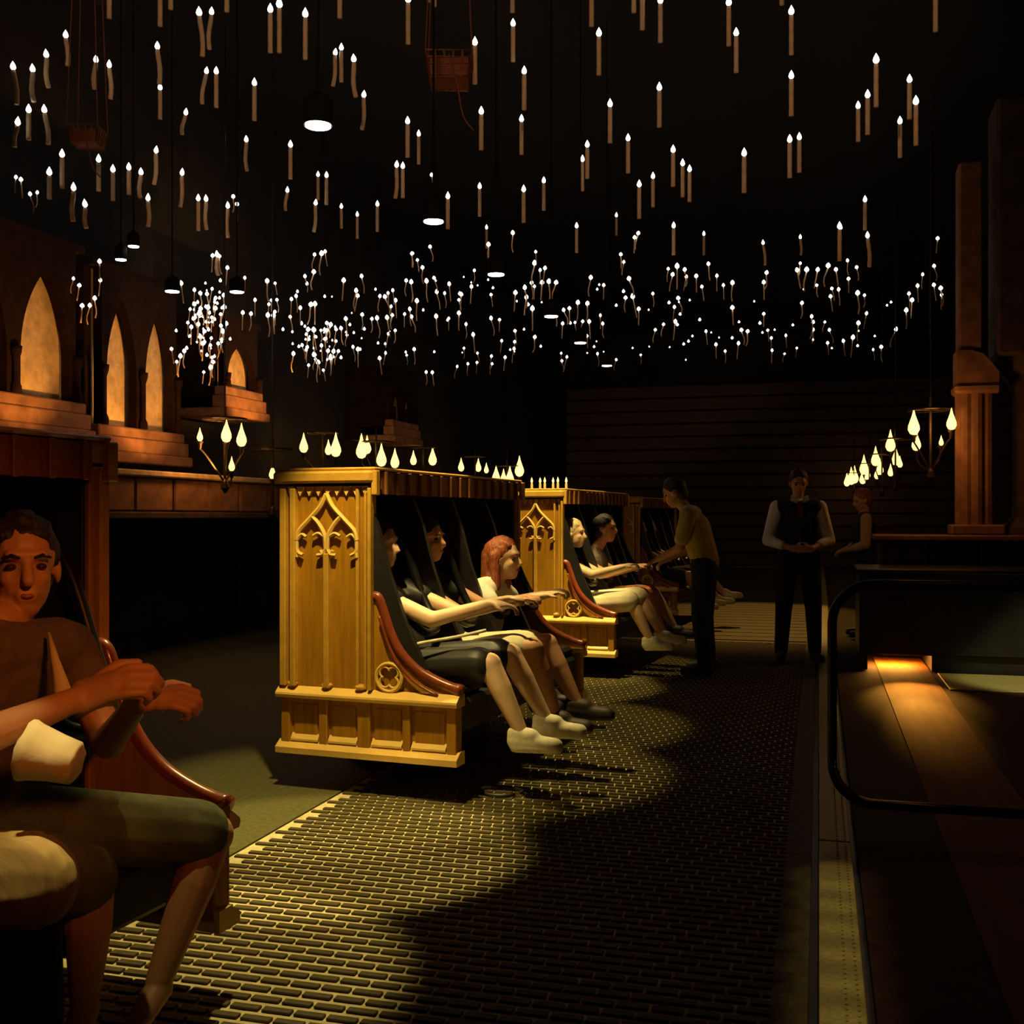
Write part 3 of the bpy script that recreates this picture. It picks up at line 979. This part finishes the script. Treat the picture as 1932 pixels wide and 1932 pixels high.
# ------------------------------------------------------------------ downlights over the benches
def downlight(p, power, size, col=YEL, blend=.35, tgt=None, r=.053, label=None):
    t = thing('downlight', label or 'round black downlight with a white glowing lens hanging over the benches', 'lamp', (p[0], p[1], p[2]), 0, 'downlights over the bench row')
    bm = bmesh.new()
    lathe(bm, [(r * 1.02, .005), (r * 1.12, .0), (r * 1.15, .03), (r * 1.15, .10), (r * .5, .13), (.012, .14)], 18)
    finish('lamp_can', bm, CANM, t, smooth=False)
    bm = bmesh.new(); lathe(bm, [(r, -.004), (r, .004)], 20)
    finish('lens', bm, LENS, t)
    bm = bmesh.new(); tube(bm, [V((0, 0, .13)), V((0, 0, 6.62 - p[2]))], .006, 6)
    finish('drop_rod', bm, CANM, t)
    if power:
        light('SPOT', 'downlight_beam', (p[0], p[1], p[2] - .02), tgt or (p[0] + .01, p[1], 0), power, col, spot_size=size, spot_blend=blend, shadow_soft_size=.035)
ZL = 2.95
dl = []
for px, py in ((600, 237), (818, 418), (936, 518), (1040, 597), (1095, 647), (1145, 690)):
    d = (ZL - H) * F / (HOR - py)
    dl.append(at(px, py, d))
PW = 330
for k, p in enumerate(dl):
    downlight(p, (PW, PW * .9, PW * .7, PW, PW * .5, 0)[k], R((35, 42, 42, 36, 38, 38)[k]), tgt=(p.x + (0, .2, .2, .0, .2, 0)[k], p.y, 0))
    if k in (0, 3):
        light('SPOT', 'panel_beam', (p.x, p.y, p.z - .02), (p.x - .22, p.y + .60, .75), PW * .95, YEL, spot_size=R(44), spot_blend=.5, shadow_soft_size=.03)
    if k == 0:
        light('SPOT', 'aisle_beam', (p.x, p.y, p.z - .02), (p.x + .02, p.y - 1.25, 0), PW * .9, YEL, spot_size=R(31), spot_blend=.4, shadow_soft_size=.03)
# narrow pin spots over the first bench
for tg, pw, cn in ((at(108, 1432, 2.15), 170, 4.2), (at(30, 1640, 2.12), 120, 7.5), (at(330, 1510, 2.75), 60, 8)):
    light('SPOT', 'pin_spot', (tg.x + .02, tg.y - .35, 3.6), tg, pw, YEL, spot_size=R(cn), spot_blend=.5, shadow_soft_size=.02)
for px, py in ((252, 465), (228, 490), (325, 550), (447, 551)):  # glowing discs stand in for mirror reflections of the downlights
    p = at(px, py, 9.5)
    downlight(p, 0, 0, r=.058 if px > 300 else .045, label='small glowing disc standing in for a mirrored downlight above the balcony')
# warmer wide pool on the far belt
light('SPOT', 'far_pool', (-.95, 21.5, 5.4), (-.95, 15.4, 0), 950, (1, .50, .08), spot_size=R(30), spot_blend=.5, shadow_soft_size=.05)

# ------------------------------------------------------------------ flame chandeliers
bm = bmesh.new()
lathe(bm, [(.004, 0), (.030, .012), (.046, .045), (.044, .075), (.030, .115), (.014, .16), (.005, .20), (.001, .215)], 12)
fl0 = finish('flame', bm, TORCH, None, smooth=True)
FLM = fl0.data
bpy.data.objects.remove(fl0)
bm = bmesh.new(); lathe(bm, [(.006, -.07), (.018, -.05), (.02, -.02), (.036, 0), (.034, .006), (.01, .008)], 10)
cup0 = finish('cup', bm, IRON, None, smooth=True)
CUPM = cup0.data
bpy.data.objects.remove(cup0)
def chandelier(p, offs, label, power, group=None, hang=True, s=1.0):
    t = thing('iron_chandelier', label, 'chandelier', p, TH, group)
    for k, (a, c, sc) in enumerate(offs):
        dpt = .18 * math.sin(k * 2.1)
        cu = bpy.data.objects.new('cup', CUPM); C.objects.link(cu); cu.parent = t; cu.location = (a, dpt, c)
        fo = bpy.data.objects.new('flame', FLM); C.objects.link(fo); fo.parent = t; fo.location = (a, dpt, c + .005); fo.scale = (sc, sc, sc)
        bm = bmesh.new()
        tube(bm, bez([V((a, dpt, c - .06)), V((a * .7, dpt * .7, c - .14)), V((.0, 0, -.30))], 5), .009, 6)
        finish('arm', bm, IRON, t)
    bm = bmesh.new(); tube(bm, [V((0, 0, -.32)), V((0, 0, .42))], .014, 8)
    lathe(bm, [(.01, -.40), (.04, -.35), (.03, -.29), (.012, -.26)], 10)
    finish('stem', bm, IRON, t)
    bm = bmesh.new(); tube(bm, [V((.2 * math.cos(a), .2 * math.sin(a), .30)) for a in [2 * math.pi * k / 20 for k in range(20)]], .012, 6, close=True)
    tube(bm, [V((-.2, 0, .30)), V((.2, 0, .30))], .008, 6); tube(bm, [V((0, -.2, .30)), V((0, .2, .30))], .008, 6)
    finish('crown_ring', bm, IRON, t)
    bm = bmesh.new(); tube(bm, [V((0, 0, .40)), V((0, 0, 6.6 - p[2]))], .007, 6)
    finish('chain', bm, IRON, t)
    if power:
        light('POINT', 'flame_glow', V(p) + V((0, -.25, .12)), None, power, AMBER, shadow_soft_size=.12)
    return t
def flames(px_list, d, ref):
    out = []
    for px, py, hpx in px_list:
        out.append(((px - ref[0]) / F * d, -(py - ref[1]) / F * d, hpx / F * d / .215))
    return out
def chand(pl, d, label, power, group=None):
    ref = (sum(q[0] for q in pl) / len(pl), sum(q[1] for q in pl) / len(pl))
    return chandelier(at(*ref, d), flames(pl, d, ref), label, power, group)
GR = 'flame lamps along the parapet side'
GL = 'flame lamps along the balcony side'
chand([(1724, 822, 50), (1740, 850, 40), (1783, 815, 42), (1776, 842, 20)], 10.6, 'iron chandelier with four flames in front of the clustered column', 10)
lr = 'iron lamp cluster with small flames in the row leading away from the column'
chand([(1680, 853, 42), (1698, 878, 36), (1690, 884, 22)], 14.4, lr, 2.5, GR)
chand([(1652, 880, 38), (1666, 896, 32), (1674, 900, 24)], 18, lr, 2, GR)
chand([(1630, 896, 38), (1640, 905, 30), (1650, 905, 24)], 23, lr, 2, GR)
chand([(1606, 915, 34), (1616, 912, 34), (1624, 914, 28), (1598, 918, 26)], 28, lr, 2, GR)
ll = 'iron lamp cluster with flames in the row above the balcony coping'
chand([(427, 836, 46), (448, 842, 46), (386, 836, 26), (437, 890, 28)], 10.4, 'iron chandelier with a close pair of flames over the balcony', 13)
chand([(573, 855, 38), (616, 858, 30), (637, 864, 46)], 15, ll, 2.5, GL)
chand([(682, 866, 48), (690, 856, 36), (722, 882, 44), (745, 884, 38)], 16.2, ll, 2.5, GL)
chand([(780, 878, 28), (815, 878, 36), (345, 862, 0.5)][:2], 18.6, ll, 1, GL)
chand([(870, 890, 26), (902, 890, 26), (918, 894, 20)], 21, ll, 1, GL)
chand([(936, 912, 34), (950, 914, 30), (962, 916, 36), (980, 900, 40)], 20, ll, 1.5, GL)
chand([(514, 905, 30), (330, 862, 16), (352, 864, 20)][:1], 11.0, 'single flame lamp on the balcony end beside the lit bench', 2)
# votive candles on the second lit canopy
bm = bmesh.new()
lathe(bm, [(.011, 0), (.011, .05), (.004, .052)], 8)
vb = finish('v', bm, WAX); VBM = vb.data; bpy.data.objects.remove(vb)
bm = bmesh.new(); lathe(bm, [(.002, 0), (.011, .014), (.008, .03), (.001, .05)], 8)
vb = finish('v', bm, TORCH); VFM = vb.data; bpy.data.objects.remove(vb)
for k in range(6):
    p = Matrix.Rotation(VR, 3, 'Z') @ V((.16 + .06 * k, .18 + .05 * (k % 2), 1.592)) + vloc(2)
    t = thing('votive_candle', 'short votive candle burning on the canopy of the smaller lit bench', 'candle', p, 0, 'votive candles on the canopy')
    a = bpy.data.objects.new('wax', VBM); C.objects.link(a); a.parent = t
    b = bpy.data.objects.new('flame', VFM); C.objects.link(b); b.parent = t; b.location = (0, 0, .052)

# ------------------------------------------------------------------ floating candles
def wax_mesh(bend):
    bm = bmesh.new()
    n = 8
    pts, rs = [], []
    for k in range(n + 1):
        s = k / n
        pts.append(V((bend * math.sin(s * 4.2) * .03, bend * math.cos(s * 3.1) * .012, -.28 * (1 - s) - .0)))
        rs.append(.0185 * (1 + .05 * math.sin(k * 2.3)))
    rs[-1] = .0165
    off = pts[-1].copy()
    pts = [p - off for p in pts]
    tube(bm, pts, rs, 10)
    tube(bm, [V((0, 0, 0)), V((0, 0, .012))], .002, 5)
    o = finish('wax', bm, WAX, None, smooth=True)
    me = o.data
    bpy.data.objects.remove(o)
    return me
WX = [wax_mesh(b) for b in (0, .28, -.32)]
bm = bmesh.new(); lathe(bm, [(.004, .004), (.017, .014), (.021, .026), (.016, .044), (.006, .062), (.001, .072)], 10)
o = finish('flame', bm, FLAME, None, smooth=True); CFM = o.data; bpy.data.objects.remove(o)
def far_mesh(bend):
    bm = bmesh.new()
    pts = [V((bend * .014 * math.sin(k * 1.1), 0, -.20 + .20 * k / 4)) for k in range(5)]
    off = pts[-1].copy()
    tube(bm, [p - off for p in pts], .0075, 6)
    nf = len(bm.faces)
    lathe(bm, [(.005, .002), (.021, .014), (.023, .030), (.014, .046), (.001, .058)], 8)
    bm.faces.ensure_lookup_table()
    for f in bm.faces[nf:]:
        f.material_index = 1
    o = finish('c', bm, [WAX, FLAME], None, smooth=True)
    me = o.data
    bpy.data.objects.remove(o)
    return me
FM = [far_mesh(b) for b in (0, 1, -1.2)]
NEAR = [(206,-45,43,0),(302,-30,58,0),(322,-62,26,0),(376,25,117,1),(399,23,100,2),(428,-60,31,0),(510,19,108,0),(527,10,110,0),(576,28,121,0),(641,-45,42,0),(770,0,92,0),(810,-75,11,0),
 (124,67,128,1),(88,104,170,2),(25,127,205,1),(62,131,200,2),(181,113,174,2),(206,123,190,1),(297,88,166,1),(632,99,169,1),(644,90,160,0),(668,112,193,2),(389,134,203,2),(408,135,209,0),
 (480,157,234,0),(302,165,229,0),(350,212,256,2),(54,208,268,0),(84,208,278,1),(33,232,280,2),(686,179,251,1),(117,292,360,0),(186,301,365,0),(213,320,383,0),(243,316,370,0),(266,325,378,2),
 (294,284,353,1),(343,326,395,1),(465,263,328,2),(548,273,343,0),(93,326,378,0),(139,355,422,2),(161,386,432,2),(279,374,430,1),(374,374,440,0),(389,375,437,2),(430,388,452,2),(542,358,398,2),
 (616,330,390,0),(600,328,380,0),(595,382,442,1),(644,388,432,0),(674,403,452,0),(712,384,440,0),(769,229,303,0),(790,252,314,0),(748,311,378,1),(760,313,378,0),(845,370,437,0),(905,351,412,0),
 (896,81,166,0),(908,211,290,0),(968,45,123,0),(989,135,214,0),(984,225,297,0),(1116,-30,58,0),(1130,64,150,0),(1196,-50,31,0),(1212,-22,64,0),(1246,2,88,0),(1375,6,95,0),(1389,63,144,0),
 (1493,23,112,0),(1493,144,226,0),(1244,166,247,0),(1151,197,277,0),(1185,261,332,0),(1108,273,342,0),(1099,300,365,0),(1270,283,358,0),(1288,308,377,0),(1301,319,386,0),(1232,332,395,0),
 (1206,348,418,0),(1026,340,401,0),(988,357,425,0),(1404,290,371,0),(1490,264,342,0),(1508,259,331,0),(1653,115,212,0),(1637,180,261,0),(1619,200,273,0),(1716,151,232,0),(1728,193,283,0),
 (1698,229,304,0),(1632,376,438,0),(1637,444,508,1),(1584,427,498,0),(1510,445,482,1),(1440,456,503,1),(1271,425,485,0),(1328,439,483,0),(1163,404,445,0),(1088,425,480,0),(1765,-20,68,0),
 (967,-50,30,0),(820,-40,15,0),(1475,-62,16,0),(918,427,470,0),(410,480,520,2)]
for px, fy, by, v in NEAR:
    ln = max(34, by - fy)
    d = .335 * F / max(ln, 44)
    d = inhall(px, fy, d)
    z = at(px, fy + 6, d)
    sc = ln / F * d / .335
    t = thing('floating_candle', ('straight ivory taper candle with a white flame floating under the black ceiling' if v == 0 else 'warped ivory candle standing in for a wavy mirror reflection under the ceiling'), 'candle', z, random.uniform(0, 6), 'straight floating candles' if v == 0 else 'warped candles as mirror reflections')
    if v == 0:
        t.rotation_euler = (0, 0, random.uniform(0, 6))
    else:  # warped candles stand in for wavy mirror reflections
        t.rotation_euler = (random.uniform(-.1, .1), random.uniform(-.12, .12), TH)
    wd = min(1, d / 8.5)
    t.scale = (wd, wd, sc)
    a = bpy.data.objects.new('wax', WX[v]); C.objects.link(a); a.parent = t
    b = bpy.data.objects.new('flame', CFM); C.objects.link(b); b.parent = t; b.scale = (1 / wd * min(1, d / 7), 1 / wd * min(1, d / 7), 1 / sc)

FARC = []
def add(ox, oy, s, L_):
    for x, y in L_:
        FARC.append((ox + x * s, oy + y * s))
add(300, 430, .2588, [(390,190),(440,195),(497,280),(163,393),(625,352),(790,380),(848,390),(1133,183),(1185,180),(1213,160),(1065,343),(1128,313),(1345,375),(1478,343),(1842,175),(1885,220),(1803,375),(1838,388),
 (258,440),(300,460),(350,470),(385,430),(412,497),(470,480),(700,515),(820,515),(860,512),(800,545),(965,510),(1000,487),(1030,575),(1103,553),(1137,550),(225,577),(260,545),(305,575),(355,570),(410,575),(475,570),
 (290,615),(255,650),(365,605),(385,640),(450,615),(210,675),(235,710),(490,688),(450,700),(285,690),(465,745),(330,740),(455,800),(300,780),(380,790),(320,830),(375,840),(430,830),(610,608),(668,615),(793,630),(845,600),(835,630),(958,637),
 (93,867),(185,885),(155,925),(130,960),(385,930),(375,1005),(325,1035),(395,965),(1437,450),(1445,485),(1610,490),(1650,495),(1670,465),(1705,445),(1690,565),(1725,522),(1880,525),(1830,585),(1790,620),(1842,640),(1480,625),(1363,657),
 (1550,655),(1590,655),(1665,650),(1700,628),(1720,740),(1670,765),(1225,685),(1250,700),(1085,735),(1130,740),(1180,735),(1220,740),(1290,730),(1330,725),(1135,780),(1370,770),(1290,815),(1210,800),(1045,845),(1080,860),(1185,850),
 (1135,920),(1140,945),(1230,890),(1270,895),(1305,890),(1450,880),(1415,860),(980,910),(1090,990),(1160,975),(1250,943),(1650,905),(1805,918),(1860,880),(1610,945),(1200,1025)])
add(800, 430, .2588, [(45,125),(470,112),(648,28),(365,297),(345,420),(75,355),(20,383),(185,400),(95,460),(150,465),(270,475),(255,515),(90,640),(180,650),(255,615),(305,695),(490,475),(490,655),(550,660),(665,465),(735,430),(745,500),
 (815,160),(805,250),(845,295),(880,283),(785,390),(805,415),(860,390),(910,385),(960,390),(1435,180),(1455,235),(1215,355),(1310,405),(1497,360),(1470,500),(1525,495),(1668,468),(1780,285),(1845,275),(1810,330),(1900,295),(1910,345),
 (1855,505),(1825,570),(1830,680),(1745,695),(1685,735),(1565,585),(950,595),(1020,590),(1060,578),(1120,537),(1190,545),(1010,690),(1100,680),(1155,672),(1205,678),(1285,630),(1305,690),(1190,780),(1265,912),(1400,955),(1000,905),(1040,935),(1005,962),
 (565,815),(660,825),(655,875),(665,745),(805,790),(290,870),(360,775),(390,905),(320,985),(385,975),(490,930),(495,985),(590,940),(240,1005),(15,1045),(62,1048),(790,585),(1580,918),(1535,58),(1560,28)])
add(1250, 400, .3106, [(1080,88),(1670,150),(280,307),(330,380),(370,437),(425,425),(240,445),(205,380),(615,420),(630,360),(820,345),(835,300),(875,345),(940,343),(938,435),(1005,320),(1055,340),(1125,285),(1180,325),(1130,395),(1030,455),(1070,463),(1022,505),
 (1185,487),(1225,497),(1237,610),(1190,670),(845,545),(425,575),(905,630),(912,665),(915,710),(985,660),(1015,710),(615,610),(640,710),(660,760),(265,720),(325,800),(380,840),(460,795),(515,720),(480,712),(665,835),(740,855),(815,820),(750,745),
 (1003,790),(1100,780),(1155,760),(1280,830),(1330,815),(1550,440),(1580,370),(1497,487),(1515,530),(1480,592),(1650,318),(1650,435),(1690,455),(1415,710),(1695,495)])
add(0, 400, .3106, [(605,288),(445,388),(480,430),(575,512),(545,555),(608,400),(498,555)])
add(0, 0, .4969, [(60,662),(80,672),(115,727),(885,740),(900,770),(140,720),(1855,923),(1565,955),(1605,1010),(1640,658)])
rnd = random.Random(3)
for k, (px, py) in enumerate(FARC[:330]):  # small candles stand in for reflections in the mirrored back
    d = min(26, max(11.5, (3.95 - H) * F / (HOR - py) * rnd.uniform(.92, 1.08)))
    d = inhall(px, py, d)
    p = at(px, py, d)
    me = FM[k % 3]
    o = bpy.data.objects.new('mirrored_candle', me)
    C.objects.link(o)
    o.location = p - V((0, 0, .035))
    s = rnd.uniform(.7, 1.15) * min(1, d / 13)
    o.scale = (s, s, s * rnd.uniform(.8, 1.1))
    o.rotation_euler = (rnd.uniform(-.15, .15), rnd.uniform(-.2, .2), rnd.uniform(0, 6))
    tag(o, 'tiny candle standing in for a mirror reflection over the back of the hall', 'candle', 'mirrored candles over the back of the hall')
    if k >= 298:
        break
# crowd of sparks standing in for the densest mirror reflections
bm = bmesh.new()
spots = []
for k in range(40):
    spots.append((rnd.gauss(388, 22), rnd.gauss(610, 40)))
for k in range(30):
    spots.append((rnd.gauss(610, 35), rnd.gauss(645, 20)))
for k in range(50):
    spots.append((rnd.uniform(560, 1300), rnd.uniform(520, 685)))
for k in range(25):
    spots.append((rnd.uniform(1250, 1700), rnd.uniform(540, 660)))
spots += FARC[299:]
for px, py in spots:
    d = inhall(px, py, min(27, max(14, (3.95 - H) * F / max(200, HOR - py))))
    p = at(px, py, d)
    s = rnd.uniform(.35, .8) * min(1, d / 13)
    lathe(bm, [(.006 * s, 0), (.024 * s, .014 * s), (.024 * s, .03 * s), (.001, .06 * s)], 6, p)
sp = finish('candle_sparks', bm, FLAME, None)
sp['kind'] = 'stuff'
tag(sp, 'dense scatter of tiny flames standing in for mirrored candles at the back', 'candle flames')

# ------------------------------------------------------------------ hanging wicker basket and loop on the belt
def basket(p, s, label):
    t = thing('hanging_basket', label, 'basket', p, .3)
    bm = bmesh.new()
    for k in range(5):
        z = -.16 * k / 4
        w = .15 - .03 * k / 4
        tube(bm, [V((a * w * s, b * w * s, z * s)) for a, b in ((-1, -1), (1, -1), (1, 1), (-1, 1))], .007 * s, 5, close=True)
    finish('hoops', bm, WICKER, t)
    bm = bmesh.new()
    for k in range(6):
        f_ = -1 + 2 * k / 5
        for sd in (-1, 1):
            tube(bm, [V((f_ * .15 * s, sd * .15 * s, 0)), V((f_ * .12 * s, sd * .12 * s, -.16 * s))], .007 * s, 5)
            tube(bm, [V((sd * .15 * s, f_ * .15 * s, 0)), V((sd * .12 * s, f_ * .12 * s, -.16 * s))], .007 * s, 5)
    finish('staves', bm, WICKER, t)
    boxo('basket_lining', WICKER, t, -.125 * s, .125 * s, -.125 * s, .125 * s, -.15 * s, -.03 * s)
    bm = bmesh.new()
    for a, b in ((-1, -1), (1, -1), (1, 1), (-1, 1)):
        tube(bm, [V((a * .15 * s, b * .15 * s, 0)), V((a * .04, b * .04, 6.6 - p[2]))], .004, 5)
    tube(bm, bez([V((0, -.13 * s, -.02)), V((.05 * s, -.15 * s, -.2 * s)), V((.09 * s, -.1 * s, -.4 * s)), V((.16 * s, -.1 * s, -.5 * s))], 5), .005, 5)
    finish('cord', bm, WICKER, t)
basket(at(848, 112, 7.2), 1.0, 'small red wicker basket hanging on cords among the candles')
basket(at(165, 245, 8.2), .75, 'dim red basket hanging over the bent candles')
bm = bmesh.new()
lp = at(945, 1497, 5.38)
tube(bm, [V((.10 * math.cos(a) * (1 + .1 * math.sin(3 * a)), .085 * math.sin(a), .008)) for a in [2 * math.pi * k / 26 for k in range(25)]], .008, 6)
lo = finish('dark_loop', bm, BLACK, None, smooth=True, loc=(lp.x, lp.y, .003))  # plain dark ring flat on the belt
tag(lo, 'thin black loop lying on the belt before the bench', 'strap')
